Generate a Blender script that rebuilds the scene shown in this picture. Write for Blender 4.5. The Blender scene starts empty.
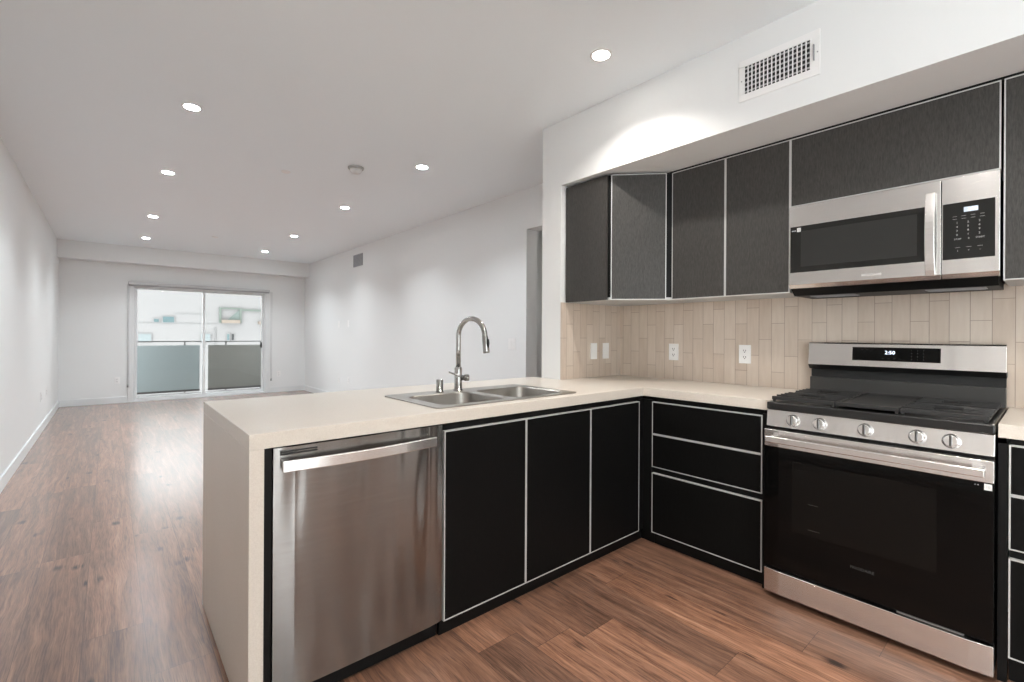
import bpy, bmesh, math, random
from mathutils import Vector, Matrix
R = random.Random(7)
SC = bpy.context.scene
COL = SC.collection
# ------------------------------------------------------------------ camera
F_PX, CX, CY, YAW, ROLL, EYE = 467.68, 511.56, 334.67, math.radians(40.669), -0.0053, 1.2227
cd = bpy.data.cameras.new('camera'); cam = bpy.data.objects.new('camera', cd); COL.objects.link(cam)
cd.sensor_width = 36; cd.lens = F_PX/1024*36
cd.shift_x = (512-CX)/1024; cd.shift_y = (CY-341)/1024
cd.clip_start = .02; cd.clip_end = 300
_s, _c = math.sin(YAW), math.cos(YAW)
_R, _F, _U = Vector((_c, -_s, 0)), Vector((_s, _c, 0)), Vector((0, 0, 1))
_x = _R*math.cos(ROLL) - _U*math.sin(ROLL); _y = _R*math.sin(ROLL) + _U*math.cos(ROLL)
M = Matrix((_x, _y, -_F)).transposed().to_4x4(); M.translation = (0, 0, EYE)
cam.matrix_world = M
SC.camera = cam
# ------------------------------------------------------------------ colour management
SC.view_settings.view_transform = 'Standard'; SC.view_settings.look = 'None'
SC.view_settings.gamma = 1; SC.view_settings.use_curve_mapping = False
SC.view_settings.exposure = 0.55
# ------------------------------------------------------------------ world + sun
W = bpy.data.worlds.new('world'); SC.world = W; W.use_nodes = True
nt = W.node_tree; nt.nodes.clear()
wo = nt.nodes.new('ShaderNodeOutputWorld'); bg = nt.nodes.new('ShaderNodeBackground')
tc = nt.nodes.new('ShaderNodeTexCoord'); sp = nt.nodes.new('ShaderNodeSeparateXYZ'); rp = nt.nodes.new('ShaderNodeValToRGB')
rp.color_ramp.elements[0].position = .25; rp.color_ramp.elements[0].color = (.48, .495, .505, 1)   # sky away from the sun
rp.color_ramp.elements[1].position = .85; rp.color_ramp.elements[1].color = (.93, .97, 1, 1)      # hazy bright sky on the sun's side
vm = nt.nodes.new('ShaderNodeVectorMath'); vm.operation = 'DOT_PRODUCT'; vm.inputs[1].default_value = Vector((-.75, -.65, .1)).normalized()
mr = nt.nodes.new('ShaderNodeMapRange'); mr.inputs['From Min'].default_value = -1
nt.links.new(tc.outputs['Generated'], vm.inputs[0]); nt.links.new(vm.outputs['Value'], mr.inputs[0])
nt.links.new(mr.outputs[0], rp.inputs[0]); nt.links.new(rp.outputs[0], bg.inputs[0])
bg.inputs[1].default_value = 5.0; nt.links.new(bg.outputs[0], wo.inputs[0])
sd = bpy.data.lights.new('sun', 'SUN'); sd.energy = .6; sd.angle = .02; sd.color = (1, .97, .92)
sun = bpy.data.objects.new('sun', sd); COL.objects.link(sun); sun.location = (0, -20, 30)
sun.rotation_euler = Vector((.9, .3, -.75)).to_track_quat('-Z', 'Y').to_euler()
LAMP = 130.0      # radiance of the downlight lenses
LAMPW = 10.0       # watts of each directional downlight
LAMPC = (.88, .955, 1.0)
# ------------------------------------------------------------------ material helpers
def srgb(r, g, b):
    f = lambda c: (c/255/12.92 if c/255 <= .04045 else ((c/255+.055)/1.055)**2.4)
    return (f(r), f(g), f(b), 1)
class N:
    def __init__(s, name):
        s.m = bpy.data.materials.new(name); s.m.use_nodes = True; s.t = s.m.node_tree
        s.b = s.t.nodes['Principled BSDF']; s.out = s.t.nodes['Material Output']
    def n(s, kind, **kw):
        x = s.t.nodes.new('ShaderNode'+kind)
        for k, v in kw.items(): setattr(x, k, v)
        return x
    def l(s, a, b): s.t.links.new(a, b)
    def set(s, **kw):
        for k, v in kw.items():
            i = s.b.inputs[k.replace('_', ' ')]
            i.default_value = v
        return s
    def math(s, op, a, b=None, c=None):
        x = s.n('Math', operation=op)
        for i, v in enumerate((a, b, c)):
            if v is None: continue
            if isinstance(v, (int, float)): x.inputs[i].default_value = v
            else: s.l(v, x.inputs[i])
        return x.outputs[0]
    def pos(s):
        g = s.n('NewGeometry'); x = s.n('SeparateXYZ'); s.l(g.outputs['Position'], x.inputs[0])
        return g.outputs['Position'], x.outputs
    def comb(s, a, b, c):
        x = s.n('CombineXYZ')
        for i, v in enumerate((a, b, c)):
            if isinstance(v, (int, float)): x.inputs[i].default_value = v
            else: s.l(v, x.inputs[i])
        return x.outputs[0]
    def noise(s, vec, scale, detail=4, rough=.55, dist=0):
        x = s.n('TexNoise'); s.l(vec, x.inputs['Vector']); x.inputs['Scale'].default_value = scale
        x.inputs['Detail'].default_value = detail; x.inputs['Roughness'].default_value = rough
        x.inputs['Distortion'].default_value = dist
        return x.outputs[0]
    def ramp(s, f, stops):
        x = s.n('ValToRGB'); s.l(f, x.inputs[0]); e = x.color_ramp.elements
        while len(e) < len(stops): e.new(.5)
        for q, (p, c) in zip(e, stops): q.position = p; q.color = c if len(c) == 4 else (*c, 1)
        return x.outputs[0]
    def mix(s, f, a, b, mode='MIX'):
        x = s.n('Mix', data_type='RGBA', blend_type=mode)
        for i, v in ((0, f), (6, a), (7, b)):
            if isinstance(v, (int, float)): x.inputs[i].default_value = v
            elif isinstance(v, tuple): x.inputs[i].default_value = v
            else: s.l(v, x.inputs[i])
        return x.outputs[2]
    def bump(s, h, strength, dist=.001):
        x = s.n('Bump'); x.inputs['Strength'].default_value = strength; x.inputs['Distance'].default_value = dist
        s.l(h, x.inputs['Height']); s.l(x.outputs[0], s.b.inputs['Normal'])
def plain(name, col, rough=.5, metal=0, spec=.5, **kw):
    a = N(name); a.set(Base_Color=col, Roughness=rough, Metallic=metal, **kw)
    a.b.inputs['Specular IOR Level'].default_value = spec
    p, _ = a.pos(); nz = a.noise(p, 90, 3)
    a.l(a.math('MULTIPLY_ADD', nz, .08, rough-.04), a.b.inputs['Roughness'])
    return a.m
def paint(name, col, rough=.6):
    a = N(name); a.set(Base_Color=col, Roughness=rough); a.b.inputs['Specular IOR Level'].default_value = .3
    p, _ = a.pos(); a.bump(a.noise(p, 160, 3), .12, .002)
    return a.m
def emit(name, col, s):
    a = N(name); a.set(Base_Color=col, Emission_Color=col, Emission_Strength=s); return a.m
PAINT = paint('wall_paint', (.84, .845, .84, 1)); CEIL = paint('ceiling_paint', (.905, .955, .985, 1), .75)
TRIMP = paint('trim_paint', (.80, .81, .81, 1), .4)
WHITEP = plain('white_plastic', (.90, .89, .88, 1), .35)
GREYP = plain('grey_vent', (.32, .32, .33, 1), .5)
DARK = plain('dark_void', (.012, .012, .012, 1), .6)
BLACKM = plain('black_enamel', (.010, .010, .010, 1), .32)
CAST = plain('cast_iron', (.020, .020, .020, 1), .45)
BODYB = plain('black_case', (.004, .004, .004, 1), .5, 0, .2)
ALU = plain('edge_aluminium', (.58, .58, .57, 1), .42, .3)
UNDER = plain('cabinet_underside', (.52, .53, .53, 1), .5)
CHROME = plain('chrome', (.46, .45, .435, 1), .10, 1)
BALGREY = plain('balcony_panel_light', (.235, .265, .27, 1), .5)  # pale cool tint carries the bluish reflection of the door glass
BALDARK = plain('balcony_panel_dark', (.165, .162, .148, 1), .6)
FACADE = plain('white_render', (.165, .158, .155, 1), .8)
CONC = plain('concrete', (.26, .25, .245, 1), .8); JOINT = plain('facade_joint', (.157, .155, .152, 1), .8)
RAILM = plain('dark_rail', (.05, .045, .045, 1), .5)
LENS = emit('lamp_diffuser', (*LAMPC, 1), LAMP)
LENSD = emit('dimmed_lamp_diffuser', (1, .95, .89, 1), LAMP*.40)
LCD = emit('display_digits', (.75, .85, 1, 1), 1.6)
LCDB = emit('display_backlight', (.42, .46, .52, 1), .45)
PRINT = plain('grey_print', (.45, .45, .44, 1), .5)
PRINTD = plain('faint_print', (.05, .05, .05, 1), .5)
STICK = plain('white_sticker', (.75, .75, .74, 1), .5)
TEAL = plain('teal_glass', (.06, .095, .10, 1), .2)
TEALP = plain('pale_teal_glass', (.14, .158, .16, 1), .3)
GREENF = plain('green_grey_frame', (.085, .10, .085, 1), .6)
BRICKR = plain('salmon_band', (.16, .13, .105, 1), .8)
def m_cab(name, lo, hi, spec):
    a = N(name); p, (x, y, z) = a.pos()
    v = a.comb(a.math('MULTIPLY', x, 700), a.math('MULTIPLY', y, 700), a.math('MULTIPLY', z, 60))
    v2 = a.comb(a.math('MULTIPLY', x, 160), a.math('MULTIPLY', y, 160), a.math('MULTIPLY', z, 30))
    f = a.math('ADD', a.math('MULTIPLY', a.noise(v, 1, 2), .5), a.math('MULTIPLY', a.noise(v2, 1, 3), .5))
    a.l(a.ramp(f, [(.35, lo), (.65, hi)]), a.b.inputs['Base Color'])
    a.set(Roughness=.5); a.b.inputs['Specular IOR Level'].default_value = spec
    a.bump(f, .25, .0008); return a.m
CAB = m_cab('black_laminate', (.0025, .0025, .0025), (.005, .005, .0048), .12)
CABU = m_cab('black_laminate_lit', (.028, .0264, .024), (.062, .058, .053), .45)  # same black laminate, lightened for the light falling on the upper cabinets
def m_steel(name, base, rough, an=.6, wave=.01):
    a = N(name); p, (x, y, z) = a.pos()
    v = a.comb(a.math('MULTIPLY', x, 6), a.math('MULTIPLY', y, 6), a.math('MULTIPLY', z, 900))
    g = a.noise(v, 1, 3)
    a.l(a.math('MULTIPLY_ADD', g, .12, rough-.06), a.b.inputs['Roughness'])
    a.l(a.ramp(g, [(.3, tuple(c*.93 for c in base)), (.7, base)]), a.b.inputs['Base Color'])
    a.set(Metallic=1.0, Anisotropic=an)
    ge = a.n('NewGeometry'); tg = a.comb(0, 0, 1); a.l(tg, a.b.inputs['Tangent'])
    w = a.noise(a.comb(a.math('MULTIPLY', x, 7), a.math('MULTIPLY', y, 7), a.math('MULTIPLY', z, 1.1)), 1, 1)
    a.bump(w, .5, wave)
    return a.m
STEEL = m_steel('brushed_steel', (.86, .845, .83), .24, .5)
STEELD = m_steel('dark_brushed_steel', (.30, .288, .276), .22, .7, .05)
def m_sink():
    a = N('sink_steel'); a.set(Base_Color=(.40, .38, .35, 1), Metallic=1, Roughness=.33); return a.m
SINKM = m_sink()
def m_quartz():
    a = N('cream_quartz'); p, _ = a.pos(); g = a.noise(p, 260, 3); g2 = a.noise(p, 3, 3)
    c = a.ramp(g, [(.3, (.61, .55, .48)), (.7, (.69, .63, .56))])
    a.l(a.mix(.12, c, a.ramp(g2, [(.3, (.56, .50, .43)), (.7, (.75, .69, .62))])), a.b.inputs['Base Color'])
    a.set(Roughness=.28); return a.m
QUARTZ = m_quartz()
def m_tile():
    a = N('beige_tile'); p, (x, y, z) = a.pos()
    TW, TH = .0715, .2925
    u = a.math('DIVIDE', a.math('ADD', y, a.math('MULTIPLY', x, -1)), TW)
    u = a.math('ADD', u, -(1.117-3.025)/TW + 40)
    cu = a.math('FLOOR', u); fu = a.math('FRACT', u)
    v = a.math('ADD', a.math('DIVIDE', a.math('SUBTRACT', z, 1.006+TH), TH), a.math('DIVIDE', a.math('SUBTRACT', cu, 39), 3.0))
    v = a.math('ADD', v, 20); cv = a.math('FLOOR', v); fv = a.math('FRACT', v)
    du = a.math('MULTIPLY', a.math('MINIMUM', fu, a.math('SUBTRACT', 1, fu)), TW)
    dv = a.math('MULTIPLY', a.math('MINIMUM', fv, a.math('SUBTRACT', 1, fv)), TH)
    d = a.math('MINIMUM', du, dv)
    gr = a.n('MapRange'); a.l(d, gr.inputs[0]); gr.inputs['From Min'].default_value = .0007; gr.inputs['From Max'].default_value = .0018
    wn = a.n('TexWhiteNoise', noise_dimensions='2D'); a.l(a.comb(cu, cv, 0), wn.inputs['Vector'])
    tone = a.ramp(wn.outputs[0], [(0, (.58, .475, .39)), (.5, (.62, .52, .435)), (1, (.66, .565, .48))])
    streak = a.noise(a.comb(a.math('MULTIPLY', x, 55), a.math('MULTIPLY', y, 55), a.math('MULTIPLY', z, 7)), 1, 4)
    tone = a.mix(.22, tone, a.ramp(streak, [(.3, (.50, .40, .32)), (.7, (.74, .65, .57))]))
    a.l(a.mix(gr.outputs[0], (.36, .27, .215, 1), tone), a.b.inputs['Base Color'])
    a.set(Roughness=.30); a.bump(gr.outputs[0], .5, .001); return a.m
TILE = m_tile()
def m_floor():
    a = N('oak_planks'); p, (x, y, z) = a.pos()
    PW, PL = .1925, 1.52
    u = a.math('ADD', a.math('DIVIDE', a.math('ADD', x, .27), PW), 50)
    cu = a.math('FLOOR', u); fu = a.math('FRACT', u)
    w1 = a.n('TexWhiteNoise', noise_dimensions='1D'); a.l(cu, w1.inputs['W'])
    v = a.math('ADD', a.math('ADD', a.math('DIVIDE', y, PL), a.math('MULTIPLY', w1.outputs[0], 7)), 20)
    cv = a.math('FLOOR', v); fv = a.math('FRACT', v)
    du = a.math('MULTIPLY', a.math('MINIMUM', fu, a.math('SUBTRACT', 1, fu)), PW)
    dv = a.math('MULTIPLY', a.math('MINIMUM', fv, a.math('SUBTRACT', 1, fv)), PL)
    gr = a.n('MapRange'); a.l(a.math('MINIMUM', du, dv), gr.inputs[0]); gr.inputs['From Min'].default_value = .0002; gr.inputs['From Max'].default_value = .0013
    wn = a.n('TexWhiteNoise', noise_dimensions='2D'); a.l(a.comb(cu, cv, 0), wn.inputs['Vector'])
    rnd = wn.outputs[0]
    off = a.math('MULTIPLY', rnd, 37)
    warp = a.noise(a.comb(a.math('MULTIPLY', x, 4), a.math('MULTIPLY', y, 1.6), off), 1, 3)
    xw = a.math('ADD', x, a.math('MULTIPLY', a.math('SUBTRACT', warp, .5), .06))
    fine = a.noise(a.comb(a.math('MULTIPLY', xw, 230), a.math('MULTIPLY', y, 9), off), 1, 4, .65)
    mid = a.noise(a.comb(a.math('MULTIPLY', xw, 34), a.math('MULTIPLY', y, 1.9), off), 1, 5, .6, .4)
    big = a.noise(a.comb(a.math('MULTIPLY', xw, 9), a.math('MULTIPLY', y, 1.1), off), 1, 3, .5)
    base = a.ramp(mid, [(.30, (.036, .017, .011)), (.43, (.125, .060, .038)), (.56, (.270, .134, .082)), (.72, (.52, .310, .210))])
    c = a.mix(.34, base, a.ramp(big, [(.3, (.10, .044, .028)), (.7, (.34, .172, .110))]))
    c = a.mix(.34, c, a.ramp(fine, [(.36, (.04, .018, .011)), (.60, (.46, .250, .160))]))
    # knots
    kx = a.math('ADD', xw, a.math('MULTIPLY', mid, .10))
    vo = a.n('TexVoronoi'); a.l(a.comb(a.math('MULTIPLY', kx, 7.5), a.math('MULTIPLY', y, 3.2), off), vo.inputs['Vector']); vo.inputs['Scale'].default_value = 1
    kn = a.n('MapRange'); a.l(a.math('ADD', vo.outputs['Distance'], a.math('MULTIPLY', fine, .16)), kn.inputs[0])
    kn.inputs['From Min'].default_value = .13; kn.inputs['From Max'].default_value = .24
    c = a.mix(kn.outputs[0], (.030, .016, .012, 1), c)
    tint = a.ramp(rnd, [(0, (.66, .68, .71)), (.35, (1.0, .98, .97)), (.7, (.80, .81, .83)), (1, (1.22, 1.18, 1.14))])
    c = a.mix(1.0, c, tint, 'MULTIPLY')
    a.l(a.mix(gr.outputs[0], (.035, .02, .015, 1), c), a.b.inputs['Base Color'])
    a.l(a.math('MULTIPLY_ADD', fine, .20, .28), a.b.inputs['Roughness'])
    a.set(Coat_Weight=1.0, Coat_Roughness=.22, Coat_IOR=1.6)
    h = a.math('ADD', a.math('MULTIPLY', fine, .25), gr.outputs[0])
    a.bump(h, .22, .0012); return a.m
FLOOR = m_floor()
def m_glass():
    a = N('clear_glass'); a.t.nodes.remove(a.b)
    tr = a.n('BsdfTransparent'); tr.inputs[0].default_value = (.96, .975, .97, 1)
    gl = a.n('BsdfGlossy'); gl.inputs['Roughness'].default_value = .02
    fr = a.n('Fresnel'); fr.inputs[0].default_value = 1.3
    mx = a.n('MixShader'); a.l(fr.outputs[0], mx.inputs[0]); a.l(tr.outputs[0], mx.inputs[1]); a.l(gl.outputs[0], mx.inputs[2])
    a.l(mx.outputs[0], a.out.inputs[0]); return a.m
GLASS = m_glass()
BGLASS = plain('black_glass', (.002, .002, .002, 1), .10, 0, .16)
BGLASSW = plain('black_glass_window', (.004, .0038, .0034, 1), .16, 0, .2)
MGLASS = plain('smoked_glass', (.016, .016, .015, 1), .2, 0, .35)
MGLASSW = plain('smoked_mesh_window', (.026, .026, .0245, 1), .3, 0, .35)
# ------------------------------------------------------------------ mesh helpers
class MB:
    def __init__(s): s.v = []; s.f = []; s.sm = set()
    def quadbox(s, b, t):
        k = len(s.v); s.v += [tuple(q) for q in b] + [tuple(q) for q in t]; n = len(b)
        s.f.append(tuple(k+i for i in reversed(range(n)))); s.f.append(tuple(k+n+i for i in range(n)))
        for i in range(n): j = (i+1) % n; s.f.append((k+i, k+j, k+n+j, k+n+i))
        return s
    def box(s, x0, x1, y0, y1, z0, z1):
        x0, x1 = sorted((x0, x1)); y0, y1 = sorted((y0, y1)); z0, z1 = sorted((z0, z1))
        return s.quadbox([(x0, y0, z0), (x1, y0, z0), (x1, y1, z0), (x0, y1, z0)], [(x0, y0, z1), (x1, y0, z1), (x1, y1, z1), (x0, y1, z1)])
    def prism(s, pts, z0, z1):     # CCW XY polygon
        return s.quadbox([(x, y, z0) for x, y in pts], [(x, y, z1) for x, y in pts])
    def prof(s, pts, y0, y1):      # XZ polygon extruded along Y
        return s.quadbox([(x, y0, z) for x, z in pts], [(x, y1, z) for x, z in pts])
    def slab(s, p0, p1, z0, z1, a, b):   # line p0-p1, thickness from a to b along the outward normal
        d = Vector((p1[0]-p0[0], p1[1]-p0[1])).normalized(); n = Vector((d.y, -d.x))
        P = [Vector(p0)+n*b, Vector(p1)+n*b, Vector(p1)+n*a, Vector(p0)+n*a]
        return s.prism([(q.x, q.y) for q in P], z0, z1)
    def cyl(s, c, axis, r0, r1, L, seg=24, smooth=True):
        c = Vector(c); w = Vector(axis).normalized(); u = w.orthogonal().normalized(); v = w.cross(u)
        ring = lambda o, r: [tuple(o + u*(r*math.cos(2*math.pi*i/seg)) + v*(r*math.sin(2*math.pi*i/seg))) for i in range(seg)]
        k = len(s.f); s.quadbox(ring(c, r0), ring(c+w*L, r1))
        if smooth: s.sm |= set(range(k+2, len(s.f)))
        return s
    def lathe(s, c, axis, prof, seg=28):  # prof: list of (r, h)
        c = Vector(c); w = Vector(axis).normalized(); u = w.orthogonal().normalized(); v = w.cross(u)
        k = len(s.v)
        for r, h in prof:
            for i in range(seg):
                a = 2*math.pi*i/seg; s.v.append(tuple(c+w*h+u*(r*math.cos(a))+v*(r*math.sin(a))))
        for j in range(len(prof)-1):
            for i in range(seg):
                i2 = (i+1) % seg; s.sm.add(len(s.f))
                s.f.append((k+j*seg+i, k+j*seg+i2, k+(j+1)*seg+i2, k+(j+1)*seg+i))
        s.f.append(tuple(k+i for i in reversed(range(seg)))); s.f.append(tuple(k+(len(prof)-1)*seg+i for i in range(seg)))
        return s
    def tube(s, pts, r, seg=16, rs=None, flat=None):
        pts = [Vector(p) for p in pts]; n = len(pts); k = len(s.v)
        t0 = (pts[1]-pts[0]).normalized(); u = t0.orthogonal().normalized()
        if flat: u = Vector(flat[0]).normalized()
        for j, p in enumerate(pts):
            t = (pts[min(j+1, n-1)]-pts[max(j-1, 0)]).normalized()
            u = (u - t*u.dot(t)).normalized(); v = t.cross(u)
            rr = rs[j] if rs else r
            ra, rb = (rr*flat[1], rr*flat[2]) if flat else (rr, rr)
            for i in range(seg):
                a = 2*math.pi*i/seg; s.v.append(tuple(p+u*(ra*math.cos(a))+v*(rb*math.sin(a))))
        for j in range(n-1):
            for i in range(seg):
                i2 = (i+1) % seg; s.sm.add(len(s.f)); s.f.append((k+j*seg+i, k+j*seg+i2, k+(j+1)*seg+i2, k+(j+1)*seg+i))
        s.f.append(tuple(k+i for i in reversed(range(seg)))); s.f.append(tuple(k+(n-1)*seg+i for i in range(seg)))
        return s
    def build(s, name, mat, parent=None, bevel=0, seg=2):
        me = bpy.data.meshes.new(name); o = bpy.data.objects.new(name, me); COL.objects.link(o)
        off = Vector(parent['_w']) if parent else Vector((0, 0, 0))
        me.from_pydata([tuple(Vector(q)-off) for q in s.v], [], s.f)
        for i in s.sm: me.polygons[i].use_smooth = True
        bm = bmesh.new(); bm.from_mesh(me); bmesh.ops.recalc_face_normals(bm, faces=bm.faces); bm.to_mesh(me); bm.free()
        me.materials.append(mat); o['_w'] = tuple(off)
        if parent: o.parent = parent
        if bevel:
            b = o.modifiers.new('bevel', 'BEVEL'); b.width = bevel; b.segments = seg; b.limit_method = 'ANGLE'; b.angle_limit = .7; b.harden_normals = True
        return o
def thing(name, label, cat, loc, group=None):
    o = bpy.data.objects.new(name, None); COL.objects.link(o); o.location = loc; o['_w'] = tuple(loc)
    o.empty_display_size = .05; o['label'] = label; o['category'] = cat
    if group: o['group'] = group
    return o
def tag(o, label, cat, group=None):
    o['label'] = label; o['category'] = cat
    if group: o['group'] = group
    return o
def struct(o, label=None, cat=None):
    o['kind'] = 'structure'
    if label: o['label'] = label
    if cat: o['category'] = cat
    return o
def copy_tree(o, parent=None):
    c = o.copy(); COL.objects.link(c); c.parent = parent
    for ch in list(o.children): copy_tree(ch, c)
    return c
def loopslab(name, loops, z0, z1, mat, parent, bevel=0):   # flat plate with holes: loops[0] outer, rest holes
    bm = bmesh.new(); off = Vector(parent['_w']) if parent else Vector((0, 0, 0)); ed = []
    for L in loops:
        vs = [bm.verts.new(Vector((x, y, z1))-off) for x, y in L]
        for i in range(len(vs)): ed.append(bm.edges.new((vs[i], vs[(i+1) % len(vs)])))
    r = bmesh.ops.triangle_fill(bm, use_beauty=True, use_dissolve=False, edges=ed, normal=(0, 0, 1))
    fs = [g for g in r['geom'] if isinstance(g, bmesh.types.BMFace)]
    ex = bmesh.ops.extrude_face_region(bm, geom=fs)
    bmesh.ops.translate(bm, vec=(0, 0, z0-z1), verts=[g for g in ex['geom'] if isinstance(g, bmesh.types.BMVert)])
    bmesh.ops.recalc_face_normals(bm, faces=bm.faces)
    me = bpy.data.meshes.new(name); bm.to_mesh(me); bm.free(); me.materials.append(mat)
    o = bpy.data.objects.new(name, me); COL.objects.link(o); o['_w'] = tuple(off)
    if parent: o.parent = parent
    if bevel:
        b = o.modifiers.new('bevel', 'BEVEL'); b.width = bevel; b.segments = 2; b.limit_method = 'ANGLE'; b.angle_limit = .7
    return o
def rrect(x0, x1, y0, y1, r, n=6):
    P = []
    for cx, cy, a0 in ((x1-r, y0+r, -90), (x1-r, y1-r, 0), (x0+r, y1-r, 90), (x0+r, y0+r, 180)):
        for i in range(n+1):
            a = math.radians(a0+90*i/n); P.append((cx+r*math.cos(a), cy+r*math.sin(a)))
    return P
def lettering(name, body, size, loc, right, up, mat, parent, depth=.0004, align='CENTER'):
    cu = bpy.data.curves.new(name, 'FONT'); cu.body = body; cu.size = size; cu.extrude = depth; cu.align_x = align; cu.align_y = 'CENTER'; cu.resolution_u = 2
    t = bpy.data.objects.new('tmp', cu); COL.objects.link(t)
    dg = bpy.context.evaluated_depsgraph_get(); dg.update()
    me = bpy.data.meshes.new_from_object(t.evaluated_get(dg)); bpy.data.objects.remove(t)
    rr, uu = Vector(right).normalized(), Vector(up).normalized(); nn = rr.cross(uu)
    off = Vector(parent['_w'])
    Mx = Matrix((rr, uu, nn)).transposed().to_4x4(); Mx.translation = Vector(loc)-off
    me.transform(Mx); me.materials.clear(); me.materials.append(mat); me.name = name
    o = bpy.data.objects.new(name, me); COL.objects.link(o); o.parent = parent; o['_w'] = tuple(off)
    return o
# ------------------------------------------------------------------ calibrated places
XL, XR, YF, YN = -.6346, 3.197, 10.582, -2.9          # living side walls, far wall, wall behind the camera
XW, YRET, XS, YCOL = 3.025, 2.2188, 2.3614, 2.4137   # range wall, return wall, soffit face, column far face
ZC, ZS = 2.7013, 2.2575
ZCT, TH = .914, .0486
XA, YP, YB, XC = .3216, 1.5911, 2.5036, 2.4024
YD, XD = 1.5937, 2.4077
# ------------------------------------------------------------------ shell
struct(MB().box(XL-.15, 4.6, YN-.15, YF+.2, -.12, 0).build('floor', FLOOR), 'brown oak plank floor running from the kitchen to the balcony door', 'floor')
struct(MB().box(XL-.15, 4.6, YN-.15, YF+.2, ZC, ZC+.15).build('ceiling', CEIL), 'smooth white ceiling with recessed lights', 'ceiling')
WY0, WY1, WZ0, WZ1 = -2.8, -1.0, .05, 2.55
struct(MB().box(XL-.15, XL, WY1, YF+.2, 0, ZC).box(XL-.15, XL, YN-.15, WY0, 0, ZC).box(XL-.15, XL, WY0, WY1, 0, WZ0).box(XL-.15, XL, WY0, WY1, WZ1, ZC).build('wall_left', PAINT), 'long plain white wall on the left', 'wall')
# far wall with the sliding-door opening
DX0, DX1, DZ = .31, 2.43, 2.045
w = MB().box(XL, DX0, YF, YF+.2, 0, ZC).box(DX1, XR+.15, YF, YF+.2, 0, ZC).box(DX0, DX1, YF, YF+.2, DZ, ZC)
struct(w.build('wall_far', PAINT), 'white far wall around the sliding balcony door', 'wall')
# right living wall with doorway to a hall
HY0, HY1, HZ = 2.58, 3.495, 2.291
w = MB().box(XR, XR+.15, HY1, YF, 0, ZC).box(XR, XR+.15, YCOL, HY0, 0, ZC).box(XR, XR+.15, HY0, HY1, HZ, ZC)
struct(w.build('wall_right', PAINT), 'white living room wall on the right with a hall opening', 'wall')
struct(MB().box(4.45, 4.6, YCOL, 4.6, 0, ZC).box(XR+.15, 4.45, 4.45, 4.6, 0, ZC).box(XR+.15, 4.45, YCOL, YCOL+.12, 0, ZC).build('wall_hall', PAINT), 'white hall walls seen through the opening', 'wall')
# kitchen wall, column
struct(MB().box(XW+.012, XW+.15, YN, YRET+.012, 0, ZC).build('wall_kitchen', PAINT), 'kitchen wall behind the range and cabinets', 'wall')
struct(MB().box(XS, XR+.15, YRET+.012, YCOL, 0, ZC).build('wall_return', PAINT), 'white wall end standing at the back of the counter', 'wall')
struct(MB().box(XS, XW+.012, YN, YRET+.012, ZS, ZC).build('trim_2', PAINT), 'white dropped soffit above the upper cabinets', 'soffit')
struct(MB().box(XL, XR, 10.284, YF, 2.4145, ZC).build('trim_1', PAINT), 'white ceiling beam above the balcony door', 'beam')
# wall behind the camera; its window is added to bring in daylight
VX0, VX1 = -.58, .75
struct(MB().box(XL-.15, VX0, YN-.15, YN, 0, ZC).box(VX1, XW+.15, YN-.15, YN, 0, ZC).box(VX0, VX1, YN-.15, YN, WZ1, ZC).box(VX0, VX1, YN-.15, YN, 0, WZ0).build('wall_near', PAINT))
m = MB().box(VX0, VX1, YN-.1, YN-.05, WZ0, WZ0+.05).box(VX0, VX1, YN-.1, YN-.05, WZ1-.05, WZ1)
for q in (VX0, VX1-.05): m.box(q, q+.05, YN-.1, YN-.05, WZ0+.05, WZ1-.05)
w2 = struct(m.build('added_window_2', TRIMP))
MB().box(VX0+.05, VX1-.05, YN-.08, YN-.075, WZ0+.05, WZ1-.05).build('glass', GLASS, w2)
xa, xb = XL-.1, XL-.05
m = MB().box(xa, xb, WY0, WY1, WZ0, WZ0+.05).box(xa, xb, WY0, WY1, WZ1-.05, WZ1)
for q in (WY0, -2.05, WY1-.05): m.box(xa, xb, q, q+.05, WZ0+.05, WZ1-.05)
wf = struct(m.build('added_window_1', TRIMP))  # unseen window added on the left for more daylight
MB().box(xa+.02, xa+.025, WY0+.05, -2.05, WZ0+.05, WZ1-.05).box(xa+.02, xa+.025, -2.0, WY1-.05, WZ0+.05, WZ1-.05).build('glass', GLASS, wf)
# tiles
t = MB().box(XW, XW+.012, -1.2, YRET, ZCT-.02, 1.475).box(XS+.0005, XW+.012, YRET, YRET+.012, ZCT, 1.447)
struct(t.build('tile_backsplash', TILE), 'beige vertical tile backsplash with staggered joints', 'backsplash')
# baseboards
BH, BT = .11, .014
def bb(name, lab, *a): struct(MB().box(*a).build(name, TRIMP, bevel=.003), lab, 'baseboard')
bb('baseboard_left', 'white baseboard along the long left wall', XL, XL+BT, YN+.02, YF-BT, 0, BH)
o = MB().box(XL, .235, YF-BT, YF, 0, BH).box(2.495, XR-BT, YF-BT, YF, 0, BH)
struct(o.build('baseboard_far', TRIMP, bevel=.003), 'white baseboard either side of the balcony door', 'baseboard')
bb('baseboard_right', 'white baseboard along the right living room wall', XR-BT, XR, HY1+.02, YF-BT, 0, BH)
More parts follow.
